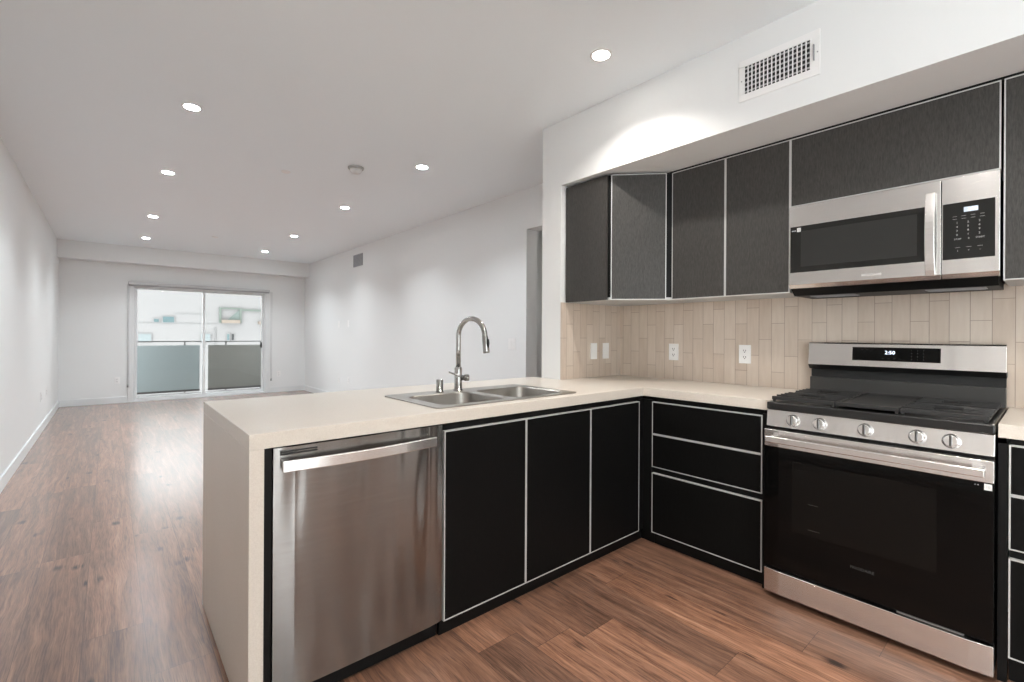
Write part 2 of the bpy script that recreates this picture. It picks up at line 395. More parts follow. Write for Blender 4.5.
# ------------------------------------------------------------------ sliding door
d = thing('door_1', 'white framed sliding glass door to the balcony', 'sliding door', (1.365, YF, 0)); d['kind'] = 'structure'
cas = MB().box(.24, DX0, YF-.018, YF, 0, 2.06).box(DX1, 2.49, YF-.018, YF, 0, 2.06).box(DX0, DX1, YF-.018, YF, DZ, 2.06)
cas.build('casing', TRIMP, d, .003)
fr = MB().box(DX0, DX0+.02, YF, YF+.12, 0, DZ).box(DX1-.02, DX1, YF, YF+.12, 0, DZ).box(DX0+.02, DX1-.02, YF, YF+.12, DZ-.02, DZ).box(DX0+.02, DX1-.02, YF, YF+.12, 0, .03)
fr.build('door_frame', TRIMP, d)
def sash(x0, x1, y):
    m = MB().box(x0, x0+.038, y, y+.035, .032, DZ-.022).box(x1-.038, x1, y, y+.035, .032, DZ-.022).box(x0+.038, x1-.038, y, y+.035, .032, .075).box(x0+.038, x1-.038, y, y+.035, DZ-.05, DZ-.022)
    s_ = m.build('sliding_panel', TRIMP, d, .002)
    MB().box(x0+.038, x1-.038, y+.014, y+.02, .075, DZ-.05).build('glass', GLASS, s_)
sash(.332, 1.385, YF+.02); sash(1.345, 2.408, YF+.07)
MB().box(2.345, 2.37, YF+.03, YF+.068, .93, 1.04).build('handle', BODYB, d, .004)
b = thing('roller_blind', 'slim white roller blind rolled up above the balcony door', 'blind', (1.365, YF-.02, 2.03))
MB().box(.24, 2.49, YF-.085, YF-.0195, 2.062, 2.115).build('cassette', plain('blind_cassette', (.62, .62, .63, 1), .4), b, .008)
MB().box(.25, 2.48, YF-.06, YF-.045, 2.045, 2.064).build('bottom_rail', plain('blind_rail', (.36, .36, .38, 1), .4), b, .002)
for x, z in ((.235, .27), (2.515, .25)):
    ch = MB().tube([(x, YF-.05, 2.07), (x, YF-.05, z+.04)], .003, 8).tube([(x-.03*(-1 if x > 1 else 1)*0+.02, YF-.05, 2.07), (x+.02, YF-.05, z+.04)], .003, 8)
    c_ = ch.build('pull_chain', plain('chain_grey', (.68, .68, .68, 1), .4), b)
    MB().cyl((x+.01, YF-.05, z), (0, 0, 1), .018, .014, .05, 12).build('chain_weight', plain('weight_grey', (.45, .45, .45, 1), .4), c_)
# ------------------------------------------------------------------ balcony and the house opposite
struct(MB().box(-1.2, 4.2, YF+.2, 12.05, -.14, -.02).build('balcony_floor', CONC), 'grey concrete balcony floor outside the sliding door', 'balcony floor')
r = thing('balcony_railing', 'balcony railing with grey panels and a thin dark top rail', 'railing', (1.6, 11.83, -.02))
MB().box(-.9, 4.0, 11.82, 11.85, 1.035, 1.055).build('top_rail', RAILM, r, .002)
MB().box(-.9, 1.448, 11.825, 11.84, .04, .965).build('panel', BALGREY, r)['label'] = 'grey solid panel with a pale bluish glass reflection in its colour'
MB().box(1.60, 4.0, 11.825, 11.84, .04, .965).build('panel', BALDARK, r)['label'] = 'darker brown-grey solid panel'
for px_ in (1.19, 1.93, 2.62, .3, 3.5, -.6):
    MB().box(px_-.012, px_+.012, 11.841, 11.853, -.02, 1.036).build('post', RAILM, r)
MB().box(-.9, 1.448, 11.82, 11.845, .0, .04).box(1.60, 4.0, 11.82, 11.845, .0, .04).build('bottom_rail', RAILM, r)
struct(MB().box(XL-.16, 14, YN-.16, 10.75, ZC+.16, 13).build('facade_shade_block', FACADE))  # unseen mass added above the flat to shade the facade opposite
h = thing('apartment_building', 'white rendered building opposite the balcony with small teal windows', 'building', (2.5, 22.3, -6))
MB().box(-8, 14, 22, 24, -6, 3.4).box(-8, 14, 21.94, 24.06, 3.4, 3.5).build('facade', FACADE, h)
def win(x0, x1, z0, z1, mat, lab=None):
    o = MB().box(x0-.03, x1+.03, 21.97, 21.995, z0-.03, z1+.03).build('window_frame', FACADE, h)
    p_ = MB().box(x0, x1, 21.955, 21.968, z0, z1).build('pane', mat, o)
win(1.25, 1.40, 1.63, 1.74, TEAL); win(1.52, 1.86, 1.62, 1.84, TEAL); win(.80, 1.17, .90, 1.18, TEALP); win(2.73, 3.04, .90, 1.19, TEALP)
win(3.62, 3.70, .94, 1.19, TEAL); win(3.78, 3.86, .94, 1.19, DARK)
bay = MB().box(3.34, 3.42, 21.94, 21.99, 1.63, 2.26).box(4.06, 4.14, 21.94, 21.99, 1.63, 2.26).box(3.42, 4.06, 21.94, 21.99, 2.20, 2.26).box(4.14, 4.95, 21.94, 21.99, 2.14, 2.22).build('window_surround', GREENF, h)
MB().box(3.42, 4.06, 21.8, 21.99, 1.63, 1.76).build('sill_band', BRICKR, h); MB().box(4.75, 4.95, 21.8, 21.99, 1.60, 1.72).build('sill_band', BRICKR, h)
bmtri = MB().quadbox([(3.62, 21.97, 1.76), (4.06, 21.97, 1.76), (4.06, 21.97, 2.19)], [(3.62, 21.985, 1.76), (4.06, 21.985, 1.76), (4.06, 21.985, 2.19)])
bmtri.build('curtain', plain('pale_green_curtain', (.10, .12, .11, 1), .8), h)
MB().box(-8, 3.3, 21.985, 21.998, 1.60, 1.612).box(3.2, 3.215, 21.95, 21.99, .3, 1.45).box(1.9, 3.0, 21.985, 21.997, 1.97, 1.985).build('wall_joint', JOINT, h)
# ------------------------------------------------------------------ downlights and ceiling fittings
lights = [(.402, 3.689, 'nearest of the left living room row'), (.402, 5.34, 'second of the left row of lights going away'), (.411, 7.487, 'third of the left row of lights going away'),
          (.423, 9.259, 'farthest of the left row of lights, by the beam'), (2.089, 3.658, 'nearest of the right living room row'), (2.083, 5.429, 'second of the right row of lights going away'),
          (2.113, 7.533, 'third of the right row of lights going away'), (2.121, 9.313, 'farthest of the right row of lights, by the beam'), (1.961, 1.57, 'largest looking light, above the kitchen peninsula'),
          (1.45, .25, 'added out of view above the kitchen floor before the range'), (.402, .05, 'added out of view over the camera position'), (1.2, -1.5, 'added out of view behind the camera'), (3.85, 3.35, 'added out of view in the hall behind the opening')]  # unseen lamps on this line are added to brighten kitchen and hall
p0 = None
for x, y, q in lights:
    lab = 'round white recessed light, ' + q
    if p0 is None:
        p0 = thing('recessed_light', lab, 'ceiling light', (x, y, ZC), 'recessed ceiling lights')
        prof = [(.044, -.0035), (.056, -.0035), (.058, -.001), (.058, 0), (.044, 0)]
        m_ = MB(); m_.lathe((x, y, ZC), (0, 0, 1), prof, 32); m_.f = m_.f[:-2]; m_.build('trim_ring', WHITEP, p0)
        MB().cyl((x, y, ZC-.003), (0, 0, 1), .0435, .0435, .0025, 32).build('diffuser', LENS, p0)
        ld = bpy.data.lights.new('lamp_beam', 'AREA'); ld.shape = 'DISK'; ld.size = .085; ld.energy = LAMPW; ld.color = LAMPC; ld.spread = math.radians(124)
        lo = bpy.data.objects.new('lamp_beam', ld); COL.objects.link(lo); lo.parent = p0; lo.location = (0, 0, -.0045)
    else:
        c = copy_tree(p0); c.location = (x, y, ZC); c['label'] = lab
        if y < 3 or x > 3:                     # the kitchen lamps are dimmed
            for ch in c.children:
                if ch.type == 'LIGHT': ch.data = ch.data.copy(); ch.data.energy = LAMPW*(.12 if x > 3 else .62 if y > 1 else 1.1); ch.data.color = (1, .95, .89)
                if ch.type == 'MESH' and ch.data.materials[0] == LENS: ch.data = ch.data.copy(); ch.data.materials[0] = LENSD
s = thing('smoke_detector', 'white domed smoke detector on the living room ceiling', 'smoke detector', (1.654, 4.06, ZC))
MB().lathe((1.654, 4.06, ZC), (0, 0, -1), [(.068, 0), (.068, .012), (.064, .016)], 32).build('mounting_base', plain('detector_base', (.42, .42, .41, 1), .5), s)
MB().lathe((1.654, 4.06, ZC-.0165), (0, 0, -1), [(.052, 0), (.052, .006), (.05, .02), (.036, .034), (.012, .037)], 32).build('dome', plain('detector_dome', (.7, .7, .69, 1), .4), s)
for x, y, l_ in ((1.214, 4.585, 'flat round sprinkler cap on the ceiling left of the smoke detector'), (1.222, 8.436, 'flat round sprinkler cap on the ceiling near the far beam')):
    tag(MB().lathe((x, y, ZC), (0, 0, -1), [(.04, 0), (.04, .004), (.034, .009)], 24).build('sprinkler_cap', WHITEP), l_, 'sprinkler cap')
# ------------------------------------------------------------------ wall plates
def plate(name, label, cat, c, n, wd, ht, kind, group=None):
    """plate centred at c, facing n (unit XY), kind: outlet / switch / blank"""
    n = Vector((*n, 0)); rt = Vector((0, 0, 1)).cross(n); c = Vector(c)
    o = thing(name, label, cat, tuple(c), group)
    def slabn(a, b, z0, z1, d0, d1):
        P = [c+rt*a+n*d0, c+rt*b+n*d0, c+rt*b+n*d1, c+rt*a+n*d1]
        m = MB(); m.quadbox([(q.x, q.y, c.z+z0) for q in P], [(q.x, q.y, c.z+z1) for q in P]); return m
    slabn(-wd/2, wd/2, -ht/2, ht/2, 0, .005).build('cover_plate', WHITEP, o, .0015)
    if kind == 'outlet':
        for s_ in (-1, 1):
            rc = slabn(-.0165, .0165, s_*.02-.014, s_*.02+.014, .0052, .0068).build('receptacle', WHITEP, o, .001)
            m = MB()
            for a in (-.008, .005):
                q = slabn(a, a+.003, s_*.02-.002, s_*.02+.008, .0069, .0072); k = len(m.v); m.v += q.v; m.f += [tuple(i+k for i in f) for f in q.f]
            q = slabn(-.003, .003, s_*.02-.010, s_*.02-.005, .0069, .0072); k = len(m.v); m.v += q.v; m.f += [tuple(i+k for i in f) for f in q.f]
            m.build('slots', DARK, rc)
    elif kind == 'switch':
        nn = max(1, round(wd/.06)-0) if wd > .1 else 1
        for i in range(nn):
            a = (i-(nn-1)/2)*.046
            slabn(a-.0165, a+.0165, -.033, .033, .0052, .008).build('rocker', WHITEP, o, .001)
    return o
plate('wall_switch', 'white rocker switch on the tiled return wall, left of the pair', 'switch', (2.7035, YRET, 1.105), (0, -1), .072, .118, 'switch')
plate('wall_switch', 'white rocker switch on the tiled return wall, right of the pair', 'switch', (2.843, YRET, 1.105), (0, -1), .072, .118, 'switch')
plate('wall_outlet', 'white double outlet on the backsplash nearer the tiled corner', 'outlet', (XW, 1.759, 1.107), (-1, 0), .072, .116, 'outlet')
plate('wall_outlet', 'white double outlet on the backsplash nearer the range', 'outlet', (XW, 1.271, 1.108), (-1, 0), .072, .116, 'outlet')
plate('wall_switch', 'white two gang switch on the living room wall beside the hall opening', 'switch', (XR, 3.71, 1.125), (-1, 0), .118, .118, 'switch')
plate('wall_plate', 'blank cable plate at TV height, nearer of the pair on the right wall', 'wall plate', (XR, 8.16, 1.40), (-1, 0), .075, .118, 'blank')
plate('wall_plate', 'blank cable plate at TV height, farther of the pair on the right wall', 'wall plate', (XR, 8.60, 1.40), (-1, 0), .075, .118, 'blank')
plate('wall_outlet', 'low outlet on the right wall under the TV plates, nearer one', 'outlet', (XR, 8.13, .40), (-1, 0), .072, .116, 'outlet')
plate('wall_outlet', 'low outlet on the right wall under the TV plates, farther one', 'outlet', (XR, 8.58, .38), (-1, 0), .072, .116, 'outlet')
plate('wall_outlet', 'low outlet on the far wall left of the balcony door', 'outlet', (.099, YF, .394), (0, -1), .072, .116, 'outlet')
plate('wall_outlet', 'low outlet on the far wall right of the balcony door', 'outlet', (2.68, YF, .38), (0, -1), .072, .116, 'outlet')
plate('wall_outlet', 'low outlet on the left wall, nearer of the pair', 'outlet', (XL, 8.087, .43), (1, 0), .072, .116, 'outlet')
plate('wall_outlet', 'low outlet on the left wall, farther of the pair', 'outlet', (XL, 8.679, .43), (1, 0), .072, .116, 'outlet')
# ------------------------------------------------------------------ air vents
v = thing('air_vent', 'white louvred air vent on the soffit above the kitchen cabinets', 'air vent', (XS, .852, 2.47))
y0, y1, z0, z1 = .678, 1.026, 2.374, 2.574; gy0, gy1, gz0, gz1 = .714, 1.0, 2.408, 2.542
MB().box(XS-.006, XS, y0, y1, z0, gz0).box(XS-.006, XS, y0, y1, gz1, z1).box(XS-.006, XS, y0, gy0, gz0, gz1).box(XS-.006, XS, gy1, y1, gz0, gz1).build('frame', WHITEP, v, .0015)
MB().box(XS-.0012, XS-.0004, gy0, gy1, gz0, gz1).build('duct_opening', DARK, v)
m = MB(); n_ = 16
for i in range(n_+1):
    yy = gy0+(gy1-gy0)*i/n_; m.box(XS-.0085, XS-.0042, yy-.0022, yy+.0022, gz0, gz1)
m.build('louvre', WHITEP, v)
m = MB()
for i in range(6):
    zz = gz0+(gz1-gz0)*(i+.5)/6; m.box(XS-.0038, XS-.0014, gy0, gy1, zz-.0035, zz+.0035)
m.build('rear_louvre', plain('louvre_grey', (.45, .45, .44, 1), .5), v)
MB().box(XS-.016, XS-.0062, .698, .702, 2.44, 2.51).build('damper_lever', GREYP, v)
for yy in (.687, 1.013): MB().cyl((XS-.0075, yy, 2.474), (1, 0, 0), .003, .003, .0014, 10).build('screw', GREYP, v)
v = thing('air_vent', 'small grey air vent high on the right living room wall', 'air vent', (XR, 7.72, 2.47))
MB().box(XR-.01, XR, 7.53, 7.92, 2.37, 2.575).build('frame', GREYP, v, .003)
m = MB()
for i in range(8): m.box(XR-.013, XR-.0102, 7.55, 7.90, 2.388+i*.022, 2.398+i*.022)
m.build('louvre', plain('louvre_dark', (.25, .25, .26, 1), .5), v)
# ------------------------------------------------------------------ countertops
ct = thing('countertop', 'cream quartz L-shaped countertop with a waterfall end on the peninsula', 'countertop', (1.3, 2.0, ZCT-TH))
SX0, SX1, SY0, SY1 = 1.024, 1.898, 1.655, 2.172
R1Y = .898
outer = [(XA, YP), (XC, YP), (XC, R1Y), (XW-.001, R1Y), (XW-.001, YRET-.001), (XS-.001, YRET-.001), (XS-.001, YB), (XA, YB)]
hole = rrect(SX0+.025, SX1-.025, SY0+.025, SY1-.025, .03)
loopslab('worktop', [outer, list(reversed(hole))], ZCT-TH, ZCT, QUARTZ, ct, .0015)
MB().box(XA, XA+.042, YP, YB, 0.001, ZCT-TH-.0002).build('waterfall_panel', QUARTZ, ct, .0015)
c2 = MB().box(XC, XW-.001, -.50, .133, ZCT-TH, ZCT).build('countertop', QUARTZ, None, .0015)
tag(c2, 'short cream quartz countertop piece at the right of the range', 'countertop')
# ------------------------------------------------------------------ cabinets
EB = .0048
def front(parent, name, p0, p1, z0, z1, label=None, t=.019, mat=None):
    """door / drawer front, its face on the line p0-p1, with a thin metal edge strip"""
    d = Vector((p1[0]-p0[0], p1[1]-p0[1])); L = d.length; d.normalize(); g = .0008
    a = Vector(p0)+d*g; b = Vector(p1)-d*g
    m = MB(); m.slab(a+d*EB, b-d*EB, z0+EB, z1-EB, -t, 0)
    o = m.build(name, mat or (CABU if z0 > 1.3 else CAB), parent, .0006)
    if label: o['label'] = label
    e = MB().slab(a, b, z0, z0+EB, -t, .0008).slab(a, b, z1-EB, z1, -t, .0008).slab(a, a+d*EB, z0+EB, z1-EB, -t, .0008).slab(b-d*EB, b, z0+EB, z1-EB, -t, .0008)
    e.build('edge_strip', ALU, o)
    return o
ZT, ZB = .835, .0726
CB = .022     # carcass set back from the door faces
# sink base
c = thing('base_cabinet', 'black two-door base cabinet under the sink beside the dishwasher', 'cabinet', (1.47, 1.9, 0), 'black base cabinets')
m = MB().box(1.0178, 1.036, YD+CB, 2.18, .07, ZCT-TH-.002).box(1.904, 1.922, YD+CB, 2.18, .07, ZCT-TH-.002).box(1.036, 1.904, 2.162, 2.18, .07, ZCT-TH-.002).box(1.036, 1.904, YD+CB, 2.162, .07, .09).box(1.036, 1.904, YD+CB, YD+CB+.03, .80, ZCT-TH-.002)
m.build('carcass', BODYB, c)
front(c, 'door', (1.0178, YD), (1.4627, YD), ZB, ZT); front(c, 'door', (1.4627, YD), (1.9226, YD), ZB, ZT)
MB().box(1.0178, 1.922, YD+.034, YD+.05, 0, .069).build('toe_kick', BODYB, c)
# corner base (single door on the peninsula side)
c = thing('base_cabinet', 'black single-door base cabinet in the inner corner under the counter', 'cabinet', (2.5, 1.9, 0), 'black base cabinets')
m = MB().prism([(1.923, YD+CB), (XD+CB, YD+CB), (XD+CB, 1.541), (XW-.01, 1.541), (XW-.01, 2.19), (1.923, 2.19)], .07, ZCT-TH-.002)
m.build('carcass', BODYB, c)
front(c, 'door', (1.9226, YD), (2.3643, YD), ZB, ZT)
MB().prism([(1.923, YD+.034), (XD+.034, YD+.034), (XD+.034, 1.541), (XD+.05, 1.541), (XD+.05, YD+.05), (1.923, YD+.05)], 0, .069).build('toe_kick', BODYB, c)
MB().box(2.3665, XD+.021, YD+.004, YD+.021, ZB, ZT+.01).box(XD+.004, XD+.021, 1.542, YD+.0035, ZB, ZT+.01).build('filler_strip', BODYB, c)
def drawers(label, ya, yb_, zs, depth_to):
    c = thing('drawer_cabinet', label, 'drawer cabinet', (2.7, (ya+yb_)/2, 0), 'black base cabinets')
    MB().box(XD+CB, XW-.01, yb_+.001, ya-.001, .07, ZCT-TH-.002).build('carcass', BODYB, c)
    for a, b_ in zs: front(c, 'drawer', (XD, ya), (XD, yb_), a, b_)
    MB().box(XD+.034, XD+.05, yb_+.001, ya-.001, 0, .069).build('toe_kick', BODYB, c)
    return c
DZS = [(.648, .836), (.455, .6465), (.0726, .421)]
drawers('black three-drawer base cabinet between the inner corner and the range', 1.538, .928, DZS, 0)
drawers('black three-drawer base cabinet at the right edge beyond the range', .107, -.50, [(.667, .843), (.474, .6655), (.092, .443)], 0)
tag(MB().box(XD+.002, XD+.019, .898, .927, .0, .845).build('filler_panel', BODYB), 'narrow black filler between the drawer cabinet and the range', 'filler panel')
tag(MB().box(XD+.002, XD+.019, .109, .133, .0, .845).build('filler_panel', BODYB), 'narrow black filler on the right side of the range', 'filler panel')
tag(MB().box(XA+.0425, .3855, YP+.006, 2.18, .0, ZCT-TH-.002).build('end_panel', BODYB), 'black end panel between the waterfall side and the dishwasher', 'end panel')
tag(MB().box(.3835, XS-.002, 2.19, 2.205, 0, ZCT-TH-.002).build('back_panel', CAB), 'black back panel of the peninsula facing the living room', 'cabinet back')
# ------------------------------------------------------------------ upper cabinets
U0, U1, U2, U3 = 1.5749, 1.2388, .9011, .1434
XU, UZ0, UZ1, ZM = 2.6766, 1.4481, 2.2432, 1.8869
def upper_body(c, pts, z0, z1):
    MB().prism(pts, z0+.016, z1).build('carcass', BODYB, c)
    MB().prism(pts, z0, z0+.0155).build('bottom_panel', UNDER, c)['label'] = 'light grey underside panel'
XE, YE = 2.3984, 1.8683
c = thing('wall_cabinet', 'black diagonal corner wall cabinet beside the white wall end', 'cabinet', (2.8, 1.9, UZ0), 'black wall cabinets')
P = [(XE+.017, YRET-.002), (XE+.017, YE-.008), (XE+.020, YE-.012), (XU+.006, U0+.022), (XU+.02, U0+.004), (XW-.002, U0+.004), (XW-.002, YRET-.002)]
upper_body(c, P, UZ0, UZ1)
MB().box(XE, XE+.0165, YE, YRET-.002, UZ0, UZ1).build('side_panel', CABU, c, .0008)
A, B = Vector((XE, YE)), Vector((XU, U0)); dd = (B-A); n_ = Vector((dd.y, -dd.x)).normalized()
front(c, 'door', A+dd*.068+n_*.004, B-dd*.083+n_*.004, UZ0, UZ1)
c = thing('wall_cabinet', 'black two-door wall cabinet between the corner cabinet and the microwave', 'cabinet', (2.85, 1.24, UZ0), 'black wall cabinets')
upper_body(c, [(XU+.020, U2+.001), (XW-.002, U2+.001), (XW-.002, U0-.001), (XU+.020, U0-.001)], UZ0, UZ1)
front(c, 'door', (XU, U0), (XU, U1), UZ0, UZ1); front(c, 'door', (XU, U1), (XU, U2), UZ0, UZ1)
c = thing('wall_cabinet', 'wide short black wall cabinet directly above the microwave', 'cabinet', (2.85, .52, ZM), 'black wall cabinets')
upper_body(c, [(XU+.020, U3+.001), (XW-.002, U3+.001), (XW-.002, U2-.001), (XU+.020, U2-.001)], ZM+.003, UZ1)
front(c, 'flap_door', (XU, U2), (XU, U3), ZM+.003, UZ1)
c = thing('wall_cabinet', 'tall black wall cabinet cut off by the right edge, right of the microwave', 'cabinet', (2.85, -.15, UZ0), 'black wall cabinets')
upper_body(c, [(XU+.020, -.499), (XW-.002, -.499), (XW-.002, .136), (XU+.020, .136)], UZ0, UZ1)
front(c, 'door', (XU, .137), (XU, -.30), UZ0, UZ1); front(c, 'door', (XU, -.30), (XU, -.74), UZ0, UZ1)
tag(MB().prism([(XU+.01, YN+.6), (XW-.002, YN+.6), (XW-.002, YRET-.02), (XE+.08, YRET-.02), (XE+.08, YE), (XU+.01, U0+.03)], UZ1+.0005, ZS-.0005).build('gap_shade_strip', BODYB), 'dark shadow strip between the wall cabinets and the soffit', 'filler panel')  # black strip painting the shade in the gap under the soffit
# ------------------------------------------------------------------ dishwasher
X0, X1 = .3862, 1.0150
d = thing('dishwasher', 'stainless steel dishwasher under the peninsula end', 'dishwasher', (.7, 1.9, 0))
MB().box(X0+.012, X1-.008, YD+.036, 2.17, .02, .855).build('tub_case', BODYB, d)
dz0, dz1 = .080, .8615
# gently bowed door
m = MB(); k = 10; fr_, bk = [], []
for i in range(k+1):
    tt = i/k; x = X0+.004+(X1-X0-.008)*tt; fr_.append((x, YD-.002-.006*math.sin(math.pi*tt)**.5 if 0 < tt < 1 else YD+.002)); 
pts = fr_+[(X1-.004, YD+.035), (X0+.004, YD+.035)]
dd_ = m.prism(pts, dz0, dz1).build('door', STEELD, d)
me = dd_.data
MB().box(X0+.004, X1-.004, YD+.003, YD+.035, dz1+.0003, dz1+.0025).build('control_strip', BODYB, d)
hp = [(X0+.022+.555*i/16, YD-.030-.022*math.sin(math.pi*i/16), .812+.003*0) for i in range(17)]
hb = MB(); 
top = [(x, y-.006, 0) for x, y, z in hp]; 
poly = [(x, y) for x, y, _ in [(a[0], a[1]-.007, 0) for a in hp]] + [(x, y) for x, y, _ in [(a[0], a[1]+.007, 0) for a in reversed(hp)]]
hb.prism(poly, .790, .826)
hd = hb.build('handle', STEEL, d, .003)
MB().box(X0+.026, X0+.05, YD-.030, YD-.001, .797, .819).box(X0+.548, X0+.572, YD-.030, YD-.001, .797, .819).build('handle_bracket', STEEL, hd, .002)
vt = MB().box(X0+.022, X0+.135, YD-.0085, YD-.0045, .8385, .8435).box(X0+.022, X0+.135, YD-.0085, YD-.0045, .8465, .851)
vt = vt.build('vent_slot', DARK, d)
MB().box(X0+.006, X1-.006, YD+.045, YD+.06, 0.0, .076).build('toe_panel', BODYB, d)
# ------------------------------------------------------------------ sink
s = thing('sink', 'stainless steel double bowl drop-in sink in the peninsula counter', 'sink', ((SX0+SX1)/2, 1.91, ZCT))
bl, br = (1.083, 1.444, 1.700, 2.052), (1.484, 1.845, 1.700, 2.052)
loops = [rrect(SX0, SX1, SY0, SY1, .035)] + [list(reversed(rrect(*q, .055))) for q in (bl, br)]
loopslab('rim', loops, ZCT+.0003, ZCT+.005, SINKM, s, .0015)
for q in (bl, br):
    x0, x1, y0, y1 = q; prof = [(0, .005, .055), (.002, -.002, .055), (.010, -.165, .06), (.03, -.19, .05), (.07, -.195, .03)]
    m = MB(); nn = None; k0 = 0
    rings = [[(a, b_, ZCT+dz) for a, b_ in rrect(x0+i_, x1-i_, y0+i_, y1-i_, rr)] for i_, dz, rr in prof]
    nn = len(rings[0])
    for rg in rings: m.v += rg
    for j in range(len(rings)-1):
        for i in range(nn):
            i2 = (i+1) % nn; m.sm.add(len(m.f)); m.f.append((j*nn+i2, j*nn+i, (j+1)*nn+i, (j+1)*nn+i2))
    m.f.append(tuple((len(rings)-1)*nn+i for i in range(nn)))
    bo = m.build('basin', SINKM, s); so = bo.modifiers.new('shell', 'SOLIDIFY'); so.thickness = .0012; so.offset = 0
    cx_, cy_ = (x0+x1)/2, (y0+y1)/2
    MB().lathe((cx_, cy_, ZCT-.1945), (0, 0, 1), [(.045, 0), (.045, .003), (.035, .0035), (.030, -.0)], 24).build('drain', CHROME, bo)
# ------------------------------------------------------------------ faucet
fx, fy, fz = 1.437, 2.115, ZCT+.0052
f = thing('faucet', 'chrome gooseneck pull-down kitchen faucet behind the sink', 'faucet', (fx, fy, fz))
MB().lathe((fx, fy, fz), (0, 0, 1), [(.027, 0), (.027, .004), (.0215, .008), (.0205, .06), (.0205, .118), (.017, .128)], 28).build('body', CHROME, f)
hd_ = Vector((.035, -.190, 0)); dist = hd_.length; hd_.normalize(); rad = dist/2
zs_ = 1.210; top_path = [(fx, fy, fz+.127), (fx, fy, zs_-.06), (fx, fy, zs_)]
for i in range(1, 19):
    a = math.pi*i/18*.985
    p = Vector((fx, fy, zs_)) + hd_*(rad-rad*math.cos(a)) + Vector((0, 0, rad*math.sin(a)))
    top_path.append(tuple(p))
MB().tube(top_path, .0135, 18).build('gooseneck_spout', CHROME, f)
e = Vector(top_path[-1]); dv = Vector((.004, -.012, -.085)); dv = (hd_*.012+Vector((0, 0, -.088)))
MB().tube([e+dv*t_ for t_ in (-.15, 0, .1, .9, 1.0)], .016, 20, rs=[.013, .0145, .0165, .0175, .016]).build('spray_head', CHROME, f)
bs = e+dv*.42+hd_*.0165
MB().tube([bs+Vector((0, 0, .022)), bs, bs+Vector((0, 0, -.022))], .008, 12, rs=[.006, .009, .006]).build('spray_button', BLACKM, f)
side = Vector((.85, -.53, 0)).normalized()
hb0 = Vector((fx, fy, fz+.068))
MB().lathe(hb0+side*.018, side, [(.014, 0), (.014, .014), (.0185, .016), (.0185, .036), (.016, .041)], 24).build('handle_hub', CHROME, f)
MB().tube([hb0+side*.040, hb0+side*.012-_F*.030+Vector((0, 0, .012)), hb0-_R*.048-_F*.034+Vector((0, 0, .034))], .0045, 12, rs=[.0065, .0055, .0045]).build('lever', CHROME, f)
tag(MB().lathe((1.322, 2.118, fz), (0, 0, 1), [(.021, 0), (.021, .004), (.0185, .006), (.0185, .062), (.0165, .066)], 24).build('air_gap', CHROME), 'short chrome air gap cylinder left of the faucet', 'air gap')
# ------------------------------------------------------------------ range
Y0, Y1 = .1382, .8953
XRD, XCP = 2.3432, 2.3668
r = thing('gas_range', 'freestanding stainless steel gas range with a black oven door', 'range', (2.65, .517, 0))
MB().box(XRD+.045, 2.995, Y0+.002, Y1-.002, .03, .862).build('body', BODYB, r)
m = MB()
for x, y in ((2.45, Y0+.05), (2.45, Y1-.05), (2.93, Y0+.05), (2.93, Y1-.05)): m.cyl((x, y, 0.0), (0, 0, 1), .02, .02, .0295, 16)
m.build('levelling_feet', BODYB, r)
def bowed(name, z0, z1, xf, bow, mat, y0=Y0, y1=Y1, xb=XRD+.044, bevel=.002):
    k = 12; P = []
    for i in range(k+1):
        tt = i/k; P.append((xf-bow*min(1, math.sin(math.pi*tt)*4), y1+(y0-y1)*tt))
    P += [(xb, y0), (xb, y1)]
    return MB().prism(P, z0, z1).build(name, mat, r, bevel)
bowed('storage_drawer', .030, .1349, XRD+.008, .008, STEEL)
od = bowed('oven_door', .150, .709, XRD+.004, .004, BGLASS)
od['label'] = 'black glass oven door'
MB().box(XRD-.0012, XRD-.0002, Y0+.15, Y1-.12, .34, .655).build('oven_window', BGLASSW, od)
GLINTM = plain('rack_glint_grey', (.10, .10, .095, 1), .4, .6)
for z, ya in ((.479, .672), (.367, .665)): MB().box(XRD-.0018, XRD-.0013, ya, .711, z, z+.0018).build('rack_glint', GLINTM, od)  # short glints of the racks, painted as strips on the oven glass
dtop = bowed('door_top_band', .7095, .787, XRD+.002, .003, STEEL)
MB().box(XRD-.0016, XRD-.0003, Y0+.005, Y0+.025, .684, .706).build('energy_label', STICK, od)
lettering('sticker_lettering', '10', .012, (XRD-.0019, Y0+.015, .695), (0, -1, 0), (0, 0, 1), PRINT, od)
lettering('door_print', '\u2022 \u2022', .012, (XRD-.0008, Y0+.044, .698), (0, -1, 0), (0, 0, 1), STICK, od)
lettering('brand_lettering', 'FRIGIDAIRE', .016, (XRD-.0008, .515, .265), (0, -1, 0), (0, 0, 1), PRINTD, od)
MB().box(XRD-.003, XRD+.03, Y0+.075, Y0+.265, .1435, .1485).build('vent_trim', plain('vent_trim_grey', (.25, .25, .245, 1), .4, .6), r)
# towel-bar handle: flat bar standing off the door
hb = MB().box(XRD-.052, XRD-.036, Y0+.02, Y1-.02, .735, .764).build('oven_handle', STEEL, r, .004)
MB().box(XRD-.037, XRD+.001, Y0+.03, Y0+.055, .738, .761).box(XRD-.037, XRD+.001, Y1-.055, Y1-.03, .738, .761).build('handle_bracket', STEEL, hb, .002)
